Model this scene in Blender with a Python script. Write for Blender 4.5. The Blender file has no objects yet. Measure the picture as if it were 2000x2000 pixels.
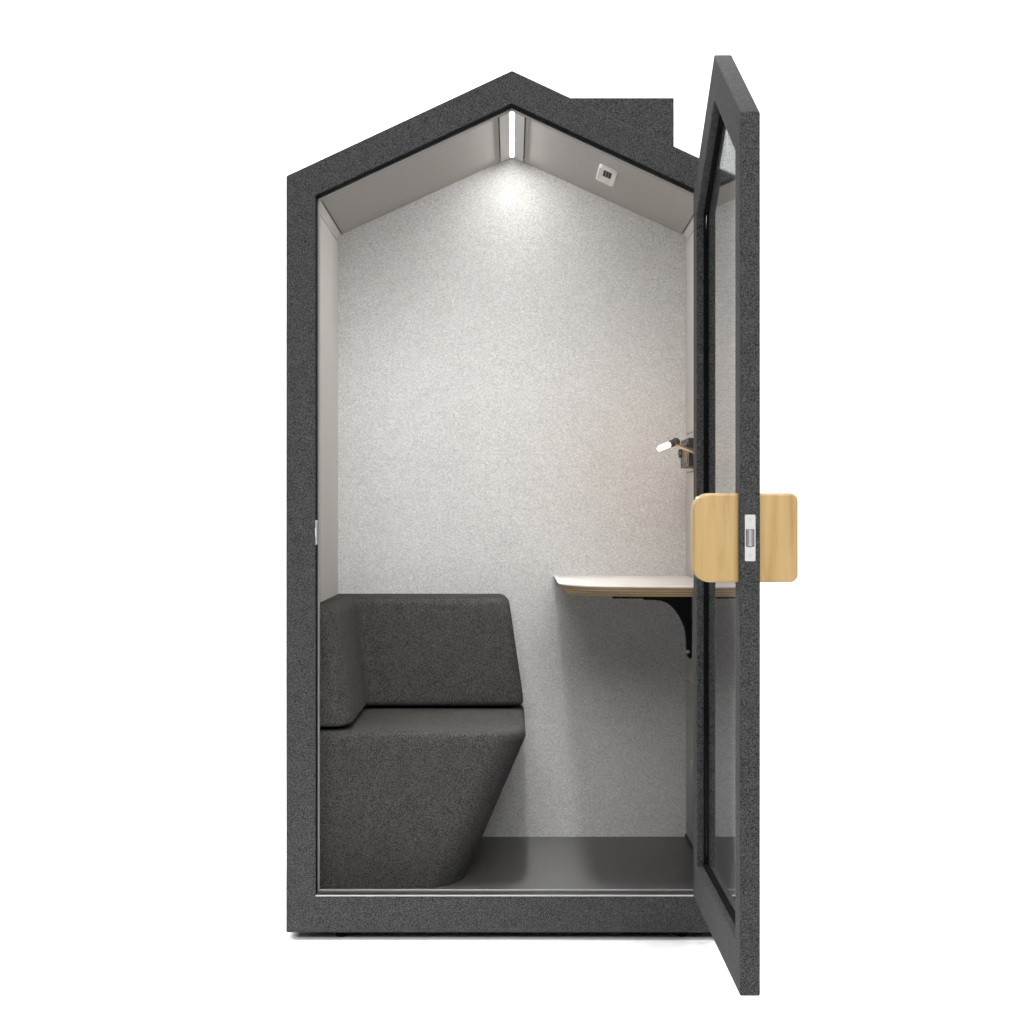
import bpy, bmesh, math
from mathutils import Vector, Euler

# ----------------------------------------------------------------------------
# drawing units: 1 unit = 1.25 mm.  x right, y away from the camera (0 = front
# plane of the booth), z measured from the eye line of the camera.
# ----------------------------------------------------------------------------
U = 0.00125
GROUND = -836.0                      # ground level in drawing units


def P(x, y, z):
    return Vector((x * U, y * U, (z - GROUND) * U))


scene = bpy.context.scene
C = scene.collection

# ------------------------------------------------------------------ camera
D = 3770.0
cam_data = bpy.data.cameras.new('camera')
cam = bpy.data.objects.new('camera', cam_data)
C.objects.link(cam)
cam.location = P(0, -D, 0)
cam.rotation_euler = (math.radians(90), 0, 0)
cam_data.sensor_width = 36.0
cam_data.lens = 36.0 * D / 2000.0
cam_data.clip_start = 0.05
cam_data.clip_end = 100.0
scene.camera = cam

# ------------------------------------------------------------------ world
world = bpy.data.worlds.new('World')
scene.world = world
world.use_nodes = True
bgn = world.node_tree.nodes['Background']
bgn.inputs['Color'].default_value = (1.0, 1.0, 1.0, 1)
bgn.inputs['Strength'].default_value = 0.005

# ------------------------------------------------------------------ lights
def area(name, loc, target, sx, sy, power, color=(1, 1, 1), spread=180):
    l = bpy.data.lights.new(name, 'AREA')
    l.shape = 'RECTANGLE'
    l.size, l.size_y = sx, sy
    l.energy = power
    l.color = color
    l.spread = math.radians(spread)
    o = bpy.data.objects.new(name, l)
    C.objects.link(o)
    o.location = loc
    d = Vector(target) - Vector(loc)
    o.rotation_euler = d.to_track_quat('-Z', 'Y').to_euler()
    return o


# main softbox behind the camera, tall, from eye level upward, shining into the open booth
area('softbox_front', (0.55, -5.2, 3.6), (0, 0.3, 1.0), 4.0, 2.3, 100, (1.0, 1.0, 1.0), 95)
# narrow overhead strip that burns out the white floor in front of the booth
area('softbox_floor', (0, -0.42, 4.6), (0, -0.42, 0), 3.4, 0.7, 20, (1, 1, 1), 45)
# strip boxes either side, behind the front plane, for the floor beside the booth
for sx in (-1, 1):
    area('softbox_side', (sx * 2.5, 1.0, 2.5), (sx * 0.9, 0.2, 0), 0.8, 2.2, 40, (1, 1, 1), 120)
# background lights on the sweep
area('background_light', (0, 1.7, 4.4), (0, 3.9, 1.2), 5.5, 0.7, 265)

# ------------------------------------------------------------------ view
scene.view_settings.view_transform = 'Standard'
scene.view_settings.look = 'None'
scene.view_settings.exposure = 0.0
scene.view_settings.gamma = 1.0
scene.view_settings.use_curve_mapping = False
scene.render.engine = 'CYCLES'
scene.cycles.max_bounces = 12
scene.cycles.diffuse_bounces = 8
scene.cycles.glossy_bounces = 6
scene.cycles.transmission_bounces = 8
scene.cycles.use_denoising = True
scene.cycles.sample_clamp_indirect = 8.0

# ------------------------------------------------------------------ materials
def new_mat(name):
    m = bpy.data.materials.new(name)
    m.use_nodes = True
    nt = m.node_tree
    return m, nt, nt.nodes['Principled BSDF']


def plain(name, col, rough=0.5, metal=0.0, spec=0.5, bump=0.0, bscale=900):
    m, nt, b = new_mat(name)
    b.inputs['Base Color'].default_value = (*col, 1)
    b.inputs['Roughness'].default_value = rough
    b.inputs['Metallic'].default_value = metal
    b.inputs['Specular IOR Level'].default_value = spec
    if bump:
        tc = nt.nodes.new('ShaderNodeTexCoord')
        n = nt.nodes.new('ShaderNodeTexNoise')
        n.inputs['Scale'].default_value = bscale
        n.inputs['Detail'].default_value = 2
        bp = nt.nodes.new('ShaderNodeBump')
        bp.inputs['Strength'].default_value = bump
        bp.inputs['Distance'].default_value = 0.001
        nt.links.new(tc.outputs['Object'], n.inputs['Vector'])
        nt.links.new(n.outputs['Fac'], bp.inputs['Height'])
        nt.links.new(bp.outputs['Normal'], b.inputs['Normal'])
    return m


def felt(name, dark, light, scale, lo, hi, bump, sheen, stretch=(1, 1, 1), sheen_tint=(1, 1, 1), dist=0.002):
    """woven / felted wool: fine two-tone fibre speckle, a slower mottling, fibre bump and sheen"""
    m, nt, b = new_mat(name)
    L = nt.links
    tc = nt.nodes.new('ShaderNodeTexCoord')
    mp = nt.nodes.new('ShaderNodeMapping')
    mp.inputs['Scale'].default_value = stretch
    L.new(tc.outputs['Object'], mp.inputs['Vector'])
    n1 = nt.nodes.new('ShaderNodeTexNoise')
    n1.inputs['Scale'].default_value = scale
    n1.inputs['Detail'].default_value = 3
    n1.inputs['Roughness'].default_value = 0.65
    n1.inputs['Distortion'].default_value = 1.1
    L.new(mp.outputs['Vector'], n1.inputs['Vector'])
    n2 = nt.nodes.new('ShaderNodeTexNoise')
    n2.inputs['Scale'].default_value = scale * 0.09
    n2.inputs['Detail'].default_value = 3
    L.new(mp.outputs['Vector'], n2.inputs['Vector'])
    mix = nt.nodes.new('ShaderNodeMath')
    mix.operation = 'MULTIPLY_ADD'
    mix.inputs[1].default_value = 0.06
    L.new(n2.outputs['Fac'], mix.inputs[0])
    L.new(n1.outputs['Fac'], mix.inputs[2])
    ramp = nt.nodes.new('ShaderNodeMapRange')
    ramp.inputs['From Min'].default_value = lo + 0.03
    ramp.inputs['From Max'].default_value = hi + 0.03
    L.new(mix.outputs[0], ramp.inputs['Value'])
    cm = nt.nodes.new('ShaderNodeMix')
    cm.data_type = 'RGBA'
    cm.inputs[6].default_value = (*dark, 1)
    cm.inputs[7].default_value = (*light, 1)
    L.new(ramp.outputs['Result'], cm.inputs[0])
    L.new(cm.outputs[2], b.inputs['Base Color'])
    b.inputs['Roughness'].default_value = 0.95
    b.inputs['Specular IOR Level'].default_value = 0.1
    b.inputs['Sheen Weight'].default_value = sheen
    b.inputs['Sheen Roughness'].default_value = 0.45
    b.inputs['Sheen Tint'].default_value = (*sheen_tint, 1)
    bp = nt.nodes.new('ShaderNodeBump')
    bp.inputs['Strength'].default_value = bump
    bp.inputs['Distance'].default_value = dist
    L.new(n1.outputs['Fac'], bp.inputs['Height'])
    L.new(bp.outputs['Normal'], b.inputs['Normal'])
    return m


FELT_DARK = felt('charcoal_felt', (0.009, 0.009, 0.0092), (0.112, 0.112, 0.1135), 420, 0.38, 0.65, 0.5, 0.06)
FELT_CHAIR = felt('charcoal_upholstery', (0.013, 0.0126, 0.012), (0.116, 0.1115, 0.106), 400, 0.38, 0.65, 0.6, 0.02)
FELT_WALL = felt('pale_wall_felt', (0.43, 0.428, 0.424), (0.765, 0.761, 0.755), 260, 0.37, 0.63, 0.45, 0.0, (1, 1, 1.5))
PANEL = felt('pale_smooth_panel', (0.56, 0.545, 0.53), (0.62, 0.605, 0.59), 260, 0.3, 0.7, 0.12, 0.0)
CEIL = felt('pale_ceiling_felt', (0.34, 0.328, 0.315), (0.46, 0.445, 0.428), 300, 0.3, 0.7, 0.2, 0.0)
RUBBER = plain('black_rubber', (0.004, 0.004, 0.004), 0.85, 0, 0.1)
BLACK = plain('black_powder_coat', (0.003, 0.003, 0.003), 0.55, 0, 0.2)
ALU = plain('brushed_aluminium', (0.6, 0.6, 0.6), 0.38, 1.0)
ALU_DARK = plain('dark_anodised_aluminium', (0.16, 0.155, 0.15), 0.35, 1.0)
CHROME = plain('satin_chrome', (0.72, 0.72, 0.73), 0.34, 0.75)
WHITE_PLASTIC = plain('white_plastic', (0.78, 0.775, 0.765), 0.35)
WHITE_METAL = plain('white_powder_coat', (0.58, 0.576, 0.57), 0.4)
LAMINATE = plain('white_laminate', (0.69, 0.678, 0.665), 0.4)
BEAD = plain('satin_grey_bead', (0.36, 0.36, 0.355), 0.5)
GREY_PLASTIC = plain('grey_brown_plastic', (0.036, 0.033, 0.031), 0.55)
DARK_PLASTIC = plain('dark_plastic', (0.022, 0.021, 0.02), 0.4)
LAMP_METAL = plain('bronze_grey_metal', (0.10, 0.092, 0.088), 0.6, 0.0, 0.2)
SWEEP = plain('white_studio_sweep', (0.93, 0.93, 0.93), 0.9, 0, 0.1)


def emis(name, col, strength):
    m = bpy.data.materials.new(name)
    m.use_nodes = True
    b = m.node_tree.nodes['Principled BSDF']
    b.inputs['Base Color'].default_value = (0.9, 0.9, 0.9, 1)
    b.inputs['Emission Color'].default_value = (*col, 1)
    b.inputs['Emission Strength'].default_value = strength
    return m


LED = emis('led_diffuser', (1.0, 0.985, 0.965), 8.0)
TUBE = emis('warm_lamp_tube', (1.0, 0.63, 0.34), 2.8)


def glass_mat():
    m, nt, b = new_mat('window_glass')
    b.inputs['Base Color'].default_value = (0.74, 0.755, 0.765, 1)
    b.inputs['Roughness'].default_value = 0.02
    b.inputs['Transmission Weight'].default_value = 1.0
    b.inputs['IOR'].default_value = 1.48
    return m


GLASS = glass_mat()


def wood_mat():
    m, nt, b = new_mat('oiled_beech_wood')
    L = nt.links
    tc = nt.nodes.new('ShaderNodeTexCoord')
    mp = nt.nodes.new('ShaderNodeMapping')
    mp.inputs['Scale'].default_value = (34, 34, 2.2)
    L.new(tc.outputs['Object'], mp.inputs['Vector'])
    n = nt.nodes.new('ShaderNodeTexNoise')
    n.inputs['Scale'].default_value = 1.6
    n.inputs['Detail'].default_value = 7
    n.inputs['Roughness'].default_value = 0.6
    n.inputs['Distortion'].default_value = 0.7
    L.new(mp.outputs['Vector'], n.inputs['Vector'])
    r = nt.nodes.new('ShaderNodeValToRGB')
    e = r.color_ramp.elements
    e[0].position, e[0].color = 0.28, (0.41, 0.25, 0.088, 1)
    e[1].position, e[1].color = 0.72, (0.53, 0.37, 0.165, 1)
    x = r.color_ramp.elements.new(0.46)
    x.color = (0.485, 0.325, 0.135, 1)
    L.new(n.outputs['Fac'], r.inputs['Fac'])
    L.new(r.outputs['Color'], b.inputs['Base Color'])
    b.inputs['Roughness'].default_value = 0.38
    b.inputs['Coat Weight'].default_value = 0.15
    return m


WOOD = wood_mat()


def ply_mat():
    m, nt, b = new_mat('plywood_edge')
    L = nt.links
    tc = nt.nodes.new('ShaderNodeTexCoord')
    mp = nt.nodes.new('ShaderNodeMapping')
    mp.inputs['Scale'].default_value = (7, 7, 260)
    L.new(tc.outputs['Object'], mp.inputs['Vector'])
    n = nt.nodes.new('ShaderNodeTexNoise')
    n.inputs['Scale'].default_value = 1.0
    n.inputs['Detail'].default_value = 4
    L.new(mp.outputs['Vector'], n.inputs['Vector'])
    sp = nt.nodes.new('ShaderNodeSeparateXYZ')
    L.new(tc.outputs['Object'], sp.inputs[0])
    sn = nt.nodes.new('ShaderNodeMath')
    sn.operation = 'MULTIPLY'
    sn.inputs[1].default_value = 2 * math.pi / 0.0066
    L.new(sp.outputs['Z'], sn.inputs[0])
    s2 = nt.nodes.new('ShaderNodeMath')
    s2.operation = 'SINE'
    L.new(sn.outputs[0], s2.inputs[0])
    ad = nt.nodes.new('ShaderNodeMath')
    ad.operation = 'MULTIPLY_ADD'
    ad.inputs[1].default_value = 0.22
    L.new(s2.outputs[0], ad.inputs[0])
    L.new(n.outputs['Fac'], ad.inputs[2])
    r = nt.nodes.new('ShaderNodeValToRGB')
    e = r.color_ramp.elements
    e[0].position, e[0].color = 0.25, (0.16, 0.105, 0.052, 1)
    e[1].position, e[1].color = 0.75, (0.40, 0.29, 0.165, 1)
    L.new(ad.outputs[0], r.inputs['Fac'])
    L.new(r.outputs['Color'], b.inputs['Base Color'])
    b.inputs['Roughness'].default_value = 0.5
    return m


PLY = ply_mat()


def floor_mat():
    """dark ribbed vinyl: fine ribs running front to back"""
    m, nt, b = new_mat('ribbed_grey_vinyl')
    L = nt.links
    tc = nt.nodes.new('ShaderNodeTexCoord')
    w = nt.nodes.new('ShaderNodeTexWave')
    w.bands_direction = 'X'
    w.inputs['Scale'].default_value = 52
    w.inputs['Distortion'].default_value = 0.15
    L.new(tc.outputs['Object'], w.inputs['Vector'])
    r = nt.nodes.new('ShaderNodeValToRGB')
    e = r.color_ramp.elements
    e[0].position, e[0].color = 0.2, (0.082, 0.080, 0.078, 1)
    e[1].position, e[1].color = 0.8, (0.118, 0.115, 0.112, 1)
    L.new(w.outputs['Fac'], r.inputs['Fac'])
    L.new(r.outputs['Color'], b.inputs['Base Color'])
    b.inputs['Roughness'].default_value = 0.42
    bp = nt.nodes.new('ShaderNodeBump')
    bp.inputs['Strength'].default_value = 0.08
    bp.inputs['Distance'].default_value = 0.001
    L.new(w.outputs['Fac'], bp.inputs['Height'])
    L.new(bp.outputs['Normal'], b.inputs['Normal'])
    return m


VINYL = floor_mat()

# ------------------------------------------------------------------ mesh helpers
ROOTS = {}


def thing(name, label, cat, base):
    o = bpy.data.objects.new(name, None)
    o.empty_display_size = 0.1
    C.objects.link(o)
    o.location = P(*base)
    o['label'] = label
    o['category'] = cat
    ROOTS[o.name] = P(*base)
    return o


def obj(name, bm, mat, parent=None, bevel=0.0, smooth=30, seg=3, label=None):
    """link bm (drawing units, world placed) as one mesh object under parent"""
    off = Vector((0, 0, 0))
    q = parent
    while q is not None:
        off += q.location
        q = q.parent
    for v in bm.verts:
        v.co = P(*v.co) - off
    bmesh.ops.remove_doubles(bm, verts=bm.verts, dist=1e-6)
    bmesh.ops.recalc_face_normals(bm, faces=bm.faces)
    me = bpy.data.meshes.new(name)
    bm.to_mesh(me)
    bm.free()
    me.polygons.foreach_set('use_smooth', [True] * len(me.polygons))
    me.set_sharp_from_angle(angle=math.radians(smooth))
    if isinstance(mat, (list, tuple)):
        for x in mat:
            me.materials.append(x)
    else:
        me.materials.append(mat)
    o = bpy.data.objects.new(name, me)
    C.objects.link(o)
    if parent is not None:
        o.parent = parent
    if bevel:
        b = o.modifiers.new('bevel', 'BEVEL')
        b.width = bevel * U
        b.segments = seg
        b.limit_method = 'ANGLE'
        b.angle_limit = math.radians(25)
        b.harden_normals = False
    if label:
        o['label'] = label
    return o


def box(bm, x0, x1, y0, y1, z0, z1):
    v = [bm.verts.new((x, y, z)) for x in (x0, x1) for y in (y0, y1) for z in (z0, z1)]
    for f in ((0, 1, 3, 2), (4, 6, 7, 5), (0, 4, 5, 1), (2, 3, 7, 6), (0, 2, 6, 4), (1, 5, 7, 3)):
        bm.faces.new([v[i] for i in f])
    return bm


def B(*a):
    return box(bmesh.new(), *a)


def prism(bm, pts, axis, a0, a1):
    """extrude a closed 2-D outline. axis 'y': pts are (x,z); axis 'x': (y,z); axis 'z': (x,y)"""
    def mk(p, a):
        if axis == 'y':
            return (p[0], a, p[1])
        if axis == 'x':
            return (a, p[0], p[1])
        return (p[0], p[1], a)
    v0 = [bm.verts.new(mk(p, a0)) for p in pts]
    v1 = [bm.verts.new(mk(p, a1)) for p in pts]
    n = len(pts)
    for i in range(n):
        j = (i + 1) % n
        bm.faces.new((v0[i], v0[j], v1[j], v1[i]))
    bm.faces.new(v0[::-1])
    bm.faces.new(v1)
    return bm


def ring(bm, outer, inner, axis, a0, a1):
    """a frame: outline with a hole, both with the same number of corners"""
    def mk(p, a):
        if axis == 'y':
            return (p[0], a, p[1])
        if axis == 'x':
            return (a, p[0], p[1])
        return (p[0], p[1], a)
    n = len(outer)
    V = [[bm.verts.new(mk(p, a)) for p in pts] for pts in (outer, inner) for a in (a0, a1)]
    o0, o1, i0, i1 = V
    for k in range(n):
        j = (k + 1) % n
        bm.faces.new((o0[k], o0[j], o1[j], o1[k]))
        bm.faces.new((i0[k], i1[k], i1[j], i0[j]))
        bm.faces.new((o0[k], i0[k], i0[j], o0[j]))
        bm.faces.new((o1[k], o1[j], i1[j], i1[k]))
    return bm


def loft(bm, rings, cap0=True, cap1=True):
    V = [[bm.verts.new(p) for p in r] for r in rings]
    n = len(rings[0])
    for a, b in zip(V[:-1], V[1:]):
        for k in range(n):
            j = (k + 1) % n
            bm.faces.new((a[k], a[j], b[j], b[k]))
    if cap0:
        bm.faces.new(V[0][::-1])
    if cap1:
        bm.faces.new(V[-1])
    return bm


def cyl(bm, p0, p1, r0, r1=None, n=24, caps=True):
    r1 = r0 if r1 is None else r1
    p0, p1 = Vector(p0), Vector(p1)
    d = (p1 - p0).normalized()
    a = d.orthogonal().normalized()
    b = d.cross(a)
    R = []
    for p, r in ((p0, r0), (p1, r1)):
        R.append([p + a * r * math.cos(t) + b * r * math.sin(t) for t in [2 * math.pi * k / n for k in range(n)]])
    return loft(bm, R, caps, caps)


def capsule(bm, p0, p1, r, n=20, m=5):
    p0, p1 = Vector(p0), Vector(p1)
    d = (p1 - p0).normalized()
    a = d.orthogonal().normalized()
    b = d.cross(a)
    R = []
    for s, p in ((-1, p0), (1, p1)):
        ks = range(m) if s < 0 else range(m - 1, -1, -1)
        for k in ks:
            t = (k + 0.5) / m * math.pi / 2
            rr, h = r * math.sin(t), r * math.cos(t)
            R.append([p + d * s * h + a * rr * math.cos(q) + b * rr * math.sin(q)
                      for q in [2 * math.pi * i / n for i in range(n)]])
    return loft(bm, R)


def arc(cx, cy, rx, ry, t0, t1, n=8):
    return [(cx + rx * math.cos(math.radians(t0 + (t1 - t0) * k / n)),
             cy + ry * math.sin(math.radians(t0 + (t1 - t0) * k / n))) for k in range(n + 1)]


def rrect(x0, x1, y0, y1, r, n=6):
    return (arc(x1 - r, y1 - r, r, r, 0, 90, n) + arc(x0 + r, y1 - r, r, r, 90, 180, n)
            + arc(x0 + r, y0 + r, r, r, 180, 270, n) + arc(x1 - r, y0 + r, r, r, 270, 360, n))


SL = 0.467                                     # pitch of the roof


def house(hw, zb, za, d=0.0):
    """house outline (x,z), inset by d"""
    hw, zb, za = hw - d, zb + d, za - d * math.sqrt(1 + SL * SL)
    zs = za - SL * hw
    return [(-hw, zb), (hw, zb), (hw, zs), (0, za), (-hw, zs)]


# ------------------------------------------------------------------ setting
bm = bmesh.new()
W = 4200
v = [bm.verts.new(p) for p in ((-W, -D * 1.25, GROUND), (W, -D * 1.25, GROUND), (W, 2400, GROUND), (-W, 2400, GROUND))]
bm.faces.new(v)
g = obj('ground', bm, SWEEP)
g['kind'] = 'structure'
g['label'] = 'plain white studio floor under the booth'
g['category'] = 'ground'
bm = bmesh.new()
prof = [(2400, GROUND)] + [(2400 + 700 * math.sin(t), GROUND + 700 * (1 - math.cos(t)))
                           for t in [math.pi / 2 * k / 16 for k in range(1, 17)]] + [(3100, 3600)]
rows = [[bm.verts.new((x, y, z)) for y, z in prof] for x in (-W, W)]
for k in range(len(prof) - 1):
    bm.faces.new((rows[0][k], rows[1][k], rows[1][k + 1], rows[0][k + 1]))
g = obj('backdrop', bm, SWEEP)
g['kind'] = 'structure'
g['label'] = 'plain white studio backdrop behind the booth'
g['category'] = 'backdrop'

# ------------------------------------------------------------------ the booth
pod = thing('phone_booth', 'charcoal felt house shaped work booth with its glazed door swung open', 'booth', (0, 400, GROUND))

OUT = (441, -821.5, 862.5)
OPN = (384, -749, 798)
YB = 761.0                                      # face of the back wall
SB = D / (D + YB)
obj('front_frame', ring(bmesh.new(), house(*OUT), house(*OPN), 'y', 0, 34), FELT_DARK, pod, bevel=2.4)
obj('outer_shell', ring(bmesh.new(), house(*OUT, 0.4), house(*OUT, 16), 'y', 34, 800), FELT_DARK, pod)
obj('back_panel', prism(bmesh.new(), house(*OUT, 16.5), 'y', 786, 799), FELT_DARK, pod)

# door seal and aluminium trim inside the opening
seal = obj('door_seal', ring(bmesh.new(), house(*OPN, -14), house(*OPN, 2.7), 'y', 34.3, 42), RUBBER, pod)
obj('jamb_lining', ring(bmesh.new(), house(*OPN, -6), house(*OPN, 0.7), 'y', 3.2, 34.0), RUBBER, pod)
obj('seal_trim', ring(bmesh.new(), house(*OPN, 1.2), house(*OPN, 1.75), 'y', 33.9, 34.25), BEAD, pod)
obj('stop_frame', ring(bmesh.new(), house(*OPN, -14), house(*OPN, 4.0), 'y', 43, 54), ALU_DARK, pod)
obj('stop_bead', ring(bmesh.new(), house(*OPN, 2.75), house(*OPN, 3.98), 'y', 33.6, 42.9), BEAD, pod)
# threshold: plate in the bottom of the opening with a bright lip
obj('threshold', B(-382.9, 382.9, 3.4, 34.0, -750.5, -747.7), ALU_DARK, pod)
obj('threshold_lip', B(-383.6, 383.6, -0.8, 2.8, -750.4, -748.1), ALU, pod)

# strike plate on the jamb opposite the hinges
sp = obj('strike_plate', B(-384.6, -382.6, 3, 27, -64, -16), WHITE_METAL, pod, bevel=0.7)
obj('strike_lip', B(-384.5, -382.2, -0.8, 3.2, -49, -31), WHITE_METAL, sp)

# interior
ZF = -762.6                                     # floor
obj('floor', B(-426, 426, 54.5, 785, ZF - 20, ZF), VINYL, pod)
WX = 408.6
CA, CS = 834.0, 0.4558
bm = bmesh.new()
prism(bm, [(-424, ZF + 0.3), (424, ZF + 0.3), (424, CA - CS * 424 + 9), (0, CA + 9), (-424, CA - CS * 424 + 9)], 'y', YB, 785.5)
obj('back_wall', bm, FELT_WALL, pod)


def side_panels(s, cuts):
    for k, (z0, z1, dx) in enumerate(cuts):
        a, b = sorted((s * (WX + dx), s * 424.4))
        obj('side_panel', B(a, b, 54.6, YB - 0.3, z0, z1), PANEL, pod, bevel=0.8, seg=2)


side_panels(-1, [(ZF + 0.3, 633.3, 0), (635.4, 643.2, -0.6)])
side_panels(1, [(ZF + 8.2, -415.8, 0), (-414.4, -404.6, -0.3), (-403.2, -391.8, -0.3), (-390.3, 91.0, 0), (92.6, 180.4, -0.4),
                (182.0, 633.3, 0), (635.4, 643.2, -0.6)])
obj('skirting', B(WX - 3, 424.4, 54.6, YB - 0.3, ZF + 0.3, ZF + 7.8), DARK_PLASTIC, pod)
for s in (-1, 1):
    # cove between wall and ceiling
    pts = [(s * WX, 644.0), (s * 401.4, 650.2), (s * 401.4, 656), (s * 420, 656), (s * 420, 644.0)]
    obj('cove_trim', prism(bmesh.new(), pts, 'y', 54.6, YB - 0.3), PANEL, pod)
    # ceiling panel, from beside the light to the cove
    x0, x1 = 28.8, 397.8
    pts = [(s * x0, CA - CS * x0), (s * x1, CA - CS * x1), (s * (x1 + 4), CA - CS * x1 + 9), (s * x0, CA - CS * x0 + 9.5)]
    obj('ceiling_panel', prism(bmesh.new(), pts, 'y', 54.6, YB - 0.3), CEIL, pod, bevel=0.7, seg=2)

# ridge light: diffuser between two white flanges
lt = obj('ridge_light', B(-5.2, 5.2, 54.8, YB - 14, CA + 0.5, CA + 6), LED, pod)
obj('light_end_cap', B(-5.2, 5.2, YB - 13.5, YB - 0.5, CA - 5.0, CA + 6), PANEL, lt)
for s in (-1, 1):
    pts = [(s * 5.4, CA - CS * 5.4 - 1.3), (s * 26.2, CA - CS * 26.2 - 1.3), (s * 26.2, CA - CS * 26.2 + 9), (s * 5.4, CA - CS * 5.4 + 9)]
    obj('light_flange', prism(bmesh.new(), pts, 'y', 54.8, YB - 0.6), WHITE_METAL, lt)
# the light the ridge strip gives: a wide wash and a tighter downward beam from its lens
for nm, lx, ly, y0, watts, spread in (('ridge_wash', 56, 640, 374, 3.5, 180), ('ridge_beam', 96, 500, 335, 3.6, 46)):
    led = bpy.data.lights.new(nm, 'AREA')
    led.shape = 'RECTANGLE'
    led.size, led.size_y = lx * U, ly * U
    led.energy = watts
    led.spread = math.radians(spread)
    led.color = (1.0, 0.987, 0.97)
    lo = bpy.data.objects.new(nm, led)
    C.objects.link(lo)
    lo.location = P(0, y0, 816.5)

# ceiling air vent on the right slope
th = math.atan(CS)


def on_slope(u, v, h):
    """u down the right slope from the ridge, v depth, h below the ceiling"""
    return (u * math.cos(th) - h * math.sin(th), v, CA - u * math.sin(th) - h * math.cos(th))


vb = bmesh.new()
o0 = rrect(207.5, 250, 371, 535, 9)
R = [[on_slope(a, b, -0.5) for a, b in o0],
     [on_slope(a, b, 5.5) for a, b in o0],
     [on_slope(a, b, 7.5) for a, b in rrect(209.5, 248, 374, 532, 8)],
     [on_slope(a, b, 7.5) for a, b in rrect(211.5, 244, 379, 525, 6)],
     [on_slope(a, b, 4.5) for a, b in rrect(214.5, 241.5, 381, 511, 6)],
     [on_slope(a, b, 1.2) for a, b in rrect(219, 239.5, 383, 490, 5)]]
loft(vb, R)
vent = obj('ceiling_vent', vb, WHITE_PLASTIC, pod, smooth=40)
for k in range(3):
    u0 = 220.0 + k * 6.4
    sb = bmesh.new()
    pts = [(u0, 387), (u0 + 5.7, 387), (u0 + 5.7, 482), (u0, 482)]
    loft(sb, [[on_slope(a, b, 0.6) for a, b in pts], [on_slope(a, b, 2.2) for a, b in pts]])
    obj('vent_slot', sb, BLACK, vent)

# fan housing on the roof
rb = bmesh.new()
xa, xb, zt = 115.2, 316.2, 808.8
prism(rb, [(xa - 6, zt), (xb, zt), (xb, OUT[2] - SL * xb - 2), (xa - 6, OUT[2] - SL * (xa - 6) - 2)], 'y', 0.8, 420)
obj('roof_housing', rb, FELT_DARK, pod, bevel=2)

# feet
for fx in (-336.5, 336.5):
    for fy in (36, 760):
        fb = bmesh.new()
        cyl(fb, (fx, fy, GROUND + 2.5), (fx, fy, -821), 10.8)
        cyl(fb, (fx, fy, GROUND), (fx, fy, GROUND + 2.5), 9.4, 10.8)
        obj('foot', fb, RUBBER, pod)

# recessed grey grommet on the right wall
gb = bmesh.new()
cyl(gb, (WX - 2, 622, -585), (WX + 4, 622, -585), 21, n=32)
obj('cable_grommet', gb, plain('grey_plastic', (0.5, 0.5, 0.49), 0.4), pod, bevel=0.8)

# ------------------------------------------------------------------ the door (open at a right angle)
XI, XO = 351.5, 382.6
Y0, YN = -30.0, -794.0
YM = (Y0 + YN) / 2


def dhouse(hw, zb, za, d=0.0):
    return [(YM - x, z) for x, z in house(hw, zb, za, d)]


DO = (382, -746.5, 795.5)
DW = ((YM - (-730)), -675, 716)
door = obj('door', ring(bmesh.new(), dhouse(*DO), dhouse(*DW), 'x', XI, XO), FELT_DARK, pod, bevel=2.6)
obj('glass_pane', prism(bmesh.new(), dhouse(*DW, 1.0), 'x', 369.6, 371.0), GLASS, door)
gm = ring(bmesh.new(), dhouse(*DW, -1.5), dhouse(*DW, 4.5), 'x', 364.8, 369.3)
obj('glass_seal', gm, RUBBER, door)
gm = ring(bmesh.new(), dhouse(*DW, -1.5), dhouse(*DW, 4.5), 'x', 371.2, 377)
obj('glass_seal', gm, RUBBER, door)


def handle(x0, x1, outer):
    """rounded timber block; its outer corners are rounded, the inner side meets the door"""
    r = 12
    if outer > 0:
        pts = [(x0, -109.2)] + arc(x1 - r, -109.2 + r, r, r, -90, 0) + arc(x1 - r, 29.4 - r, r, r, 0, 90) + [(x0, 29.4)]
    else:
        pts = [(x1, 29.4)] + arc(x0 + 26, 29.4 - 26, 26, 26, 90, 180) + arc(x0 + 26, -109.2 + 26, 26, 26, 180, 270) + [(x1, -109.2)]
    bm = prism(bmesh.new(), pts, 'y', -776, -733)
    return obj('handle', bm, WOOD, door, bevel=3.5, seg=4)


handle(281, XI + 1.2, -1)
handle(XO - 1.2, 443.6, 1)
lp = prism(bmesh.new(), rrect(359, 375.2, -75.8, -4.1, 1.6), 'y', YN - 1.2, YN + 3)
obj('latch_plate', lp, WHITE_METAL, door)
rb = bmesh.new()
cyl(rb, (367.0, YN - 0.5, -51.5), (367.0, YN - 0.5, -28.6), 5.9, n=28)
cyl(rb, (367.0, YN - 0.5, -28.6), (367.0, YN - 0.5, -27.6), 5.3, 4.2, n=28)
cyl(rb, (367.0, YN - 0.5, -52.5), (367.0, YN - 0.5, -51.5), 4.2, 5.3, n=28)
obj('latch_roller', rb, CHROME, door)
fr = ring(bmesh.new(), rrect(360.4, 373.6, -53.4, -26.7, 1.5), rrect(361.6, 372.6, -52.2, -27.9, 1.2), 'y', YN - 1.5, YN - 1.1)
obj('roller_opening', fr, DARK_PLASTIC, door)
for z in (-12, -67):
    s = bmesh.new()
    cyl(s, (367, YN - 1.7, z), (367, YN, z), 2.9, n=20)
    obj('screw', s, plain('satin_steel', (0.55, 0.55, 0.55), 0.45, 0.6), door)

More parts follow.
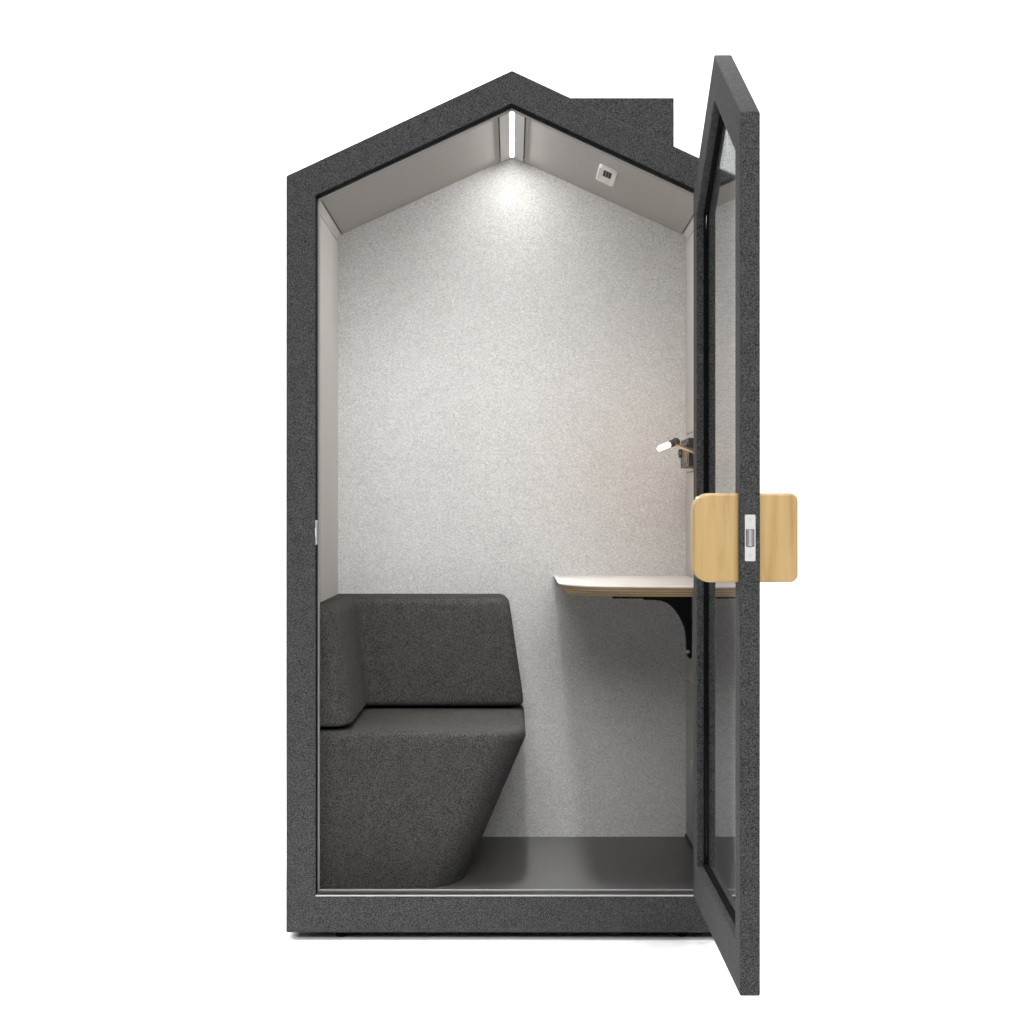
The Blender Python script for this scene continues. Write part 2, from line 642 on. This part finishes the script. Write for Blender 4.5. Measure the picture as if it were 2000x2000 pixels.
# ------------------------------------------------------------------ upholstered corner seat
chair = thing('corner_armchair', 'charcoal upholstered corner armchair inside the booth', 'armchair', (-200, 450, ZF))


def seat_outline(xr, y0, z, d=0.0, rx=72, ry=150):
    xr, y0 = xr - d, y0 + d
    yb = YB - 4 - d
    rx, ry = max(rx - d * 0.6, 4), max(ry - d * 0.6, 4)
    pts = [(-406, yb)]
    pts += [(-406, y0)] + [(-330 + 60 * k, y0) for k in range(3)]
    pts += arc(xr - rx, y0 + ry, rx, ry, 270, 360, 16)
    pts += arc(xr - 30, yb - 30, 30, 30, 0, 90, 8)
    return [(x, y, z) for x, y in pts]


ZS = -446.0
sb = bmesh.new()
rings_ = []
for k in range(0, 7):                                     # soft top edge
    t = k / 6 * math.pi / 2
    r = 15
    rings_.append(seat_outline(28, 150, ZS - r * (1 - math.cos(t)), r * (1 - math.sin(t))))
rings_.append(seat_outline(28.6, 149, -467))
rings_.append(seat_outline(28.6, 148.7, -470.5))
rings_.append(seat_outline(27, 148.4, -475))
N = 6
for k in range(1, N + 1):
    f = k / N
    rings_.append(seat_outline(27 + (-98 - 27) * f, 148.4 - 3 * f, -475 + (ZF + 0.6 + 475) * f, 0, 72 + 10 * f, 150 - 10 * f))
loft(sb, rings_[::-1])
obj('seat', sb, FELT_CHAIR, chair, smooth=22)


def back_outline(xr, yf, xi, y0, z, d=0.0):
    xr, yf, xi, y0 = xr - d, yf + d, xi - d, y0 + d
    yb = YB - 2
    rf = 26
    pts = [(-406.5, yb), (-406.5, y0 + 0.0)]
    pts += arc(xi - 34, y0 + 44, 34, 44, 270, 360, 10)             # near end of the left cushion
    pts += [p for p in arc(xi + rf, yf - rf, rf, rf, 180, 90, 8)]  # inside corner
    pts += arc(xr - 20, yf + 20, 20, 20, 270, 360, 8)
    pts += [(xr, yb)]
    return [(x, y, z) for x, y in pts]


bb = bmesh.new()
T = dict(xr=-9, yf=612, xi=-357, y0=163)
Bt = dict(xr=27, yf=588, xi=-325, y0=158)
zt, zb = -191.6, -438.5


def at(z, d):
    f = (zt - z) / (zt - zb)
    q = {k: T[k] + (Bt[k] - T[k]) * f for k in T}
    return back_outline(z=z, d=d, **q)


rings_ = []
r = 22
for k in range(7):
    t = k / 6 * math.pi / 2
    rings_.append(at(zt - r * (1 - math.cos(t)), r * (1 - math.sin(t))))
for k in range(1, 6):
    rings_.append(at(zt - r + (zb + 13 - (zt - r)) * k / 6, 0))
r = 13
for k in range(7):
    t = k / 6 * math.pi / 2
    rings_.append(at(zb + r * (1 - math.sin(t)), r * (1 - math.cos(t))))
loft(bb, rings_[::-1])
obj('backrest', bb, FELT_CHAIR, chair, smooth=35)

# ------------------------------------------------------------------ wall desk
desk = thing('wall_desk', 'white topped plywood desk on a black bracket fixed to the booth wall', 'desk', (250, 400, -169.5))
ZT, ZU = -148.4, -169.5


def desk_outline(d):
    pts = [(407.5, YB - 1), (97 + d, YB - 1)]
    pts += [(97 + d, 400), (97 + d, 252 + d * 0.4)]
    # swept front-left corner and gently bowed front edge
    curve = [(98.5, 228), (105, 196), (116, 164), (131, 134), (150, 110), (176, 94), (210, 83), (260, 75), (320, 71), (407.5, 69)]
    for x, y in curve[:-1]:
        pts.append((x + d * 0.75, y + d * 1.0))
    pts.append((407.5, 69 + d))
    return pts


bm = bmesh.new()
loft(bm, [[(x, y, ZU) for x, y in desk_outline(19)], [(x, y, ZT - 2.0) for x, y in desk_outline(0.8)]])
obj('desktop', bm, PLY, desk, smooth=50)
bm = bmesh.new()
loft(bm, [[(x, y, ZT - 1.9) for x, y in desk_outline(0.6)], [(x, y, ZT) for x, y in desk_outline(0)]])
obj('desk_surface', bm, LAMINATE, desk, smooth=50)
S = 0.855
zoom = [(945, 437), (1050, 440), (1110, 447), (1160, 464), (1205, 495), (1245, 538), (1280, 590), (1306, 640), (1326, 690),
        (1340, 745), (1347, 800), (1350, 860), (1353, 940), (1362, 975), (1372, 990), (1386, 990), (1394, 976), (1395, 620), (1412, 620)]
pts = [((1060 + X / 4.83 - 1000) / S, (1000 - 1080 - Y / 4.83) / S) for X, Y in zoom]
x_end = 407.5
pts = pts[:-2] + [(pts[-2][0], -243), (x_end, -243), (x_end, ZU - 0.4), (pts[0][0], ZU - 0.4)]
br = obj('bracket', prism(bmesh.new(), pts, 'y', 612, 640), BLACK, desk, bevel=1)
obj('bracket_rail', B(228, x_end - 1, 596, 654, -196, ZU - 0.5), BLACK, desk)
for c, dr in (((246, 600, -196), (0, 0, -1)), ((399, 611, -317), (-0.3, -1, 0))):
    s = bmesh.new()
    d = Vector(dr).normalized()
    cyl(s, Vector(c) - d * 1, Vector(c) + d * 3, 4.5, 3.0, n=16)
    obj('screw', s, plain('zinc_screw', (0.6, 0.6, 0.6), 0.35, 0.7), desk)

# ------------------------------------------------------------------ socket box and wall lamp
sock = thing('power_outlet', 'dark grey power outlet box on the booth wall above the desk', 'outlet', (395, 490, 98))
XL = 380.0
bx = obj('housing', B(XL, WX - 0.7, 392, 578, 98, 160), GREY_PLASTIC, sock, bevel=1.5)
obj('socket_plate', B(XL - 1.6, XL + 0.5, 402, 566, 106, 152), DARK_PLASTIC, bx, bevel=0.8)
for y in (420, 478):
    obj('socket', B(XL - 2.4, XL - 1.4, y, y + 40, 111, 146), GREY_PLASTIC, bx, bevel=0.6)
cb = bmesh.new()
cyl(cb, (XL - 8, 545, 131), (XL - 1.7, 545, 131), 9, 10.5, n=24)
obj('plug', cb, DARK_PLASTIC, bx, bevel=1.5)

lamp = thing('wall_lamp', 'small lit tube lamp on a swivel arm beside the power outlet', 'lamp', (400, 270, 120))
ball = Vector((358, 450, 153))
s = bmesh.new()
cyl(s, (WX - 0.6, 268, 118), (WX - 9, 268, 118), 20, n=28)
obj('wall_plate', s, LAMP_METAL, lamp, bevel=1.5)
s = bmesh.new()
capsule(s, (WX - 8, 268, 118), ball + Vector((4, -10, -8)), 4.8)
obj('arm', s, LAMP_METAL, lamp, smooth=60)
s = bmesh.new()
bmesh.ops.create_uvsphere(s, u_segments=24, v_segments=16, radius=9.6)
for vv in s.verts:
    vv.co += ball
obj('joint', s, LAMP_METAL, lamp, smooth=60)
d = Vector((-38, -8, -14.5)).normalized()
s = bmesh.new()
cyl(s, ball + d * 8, ball + d * 13.5, 8.2, n=24)
obj('tube_collar', s, LAMP_METAL, lamp, smooth=60)
s = bmesh.new()
capsule(s, ball + d * 18, ball + d * 38, 6.2)
obj('light_tube', s, TUBE, lamp, smooth=60)

glow = bpy.data.lights.new('wall_lamp_glow', 'POINT')
glow.energy = 0.9
glow.color = (1.0, 0.66, 0.38)
glow.shadow_soft_size = 0.012
glow.specular_factor = 0.15
go = bpy.data.objects.new('wall_lamp_glow', glow)
C.objects.link(go)
go.location = P(*(ball + d * 52 + Vector((0, 0, -6))))
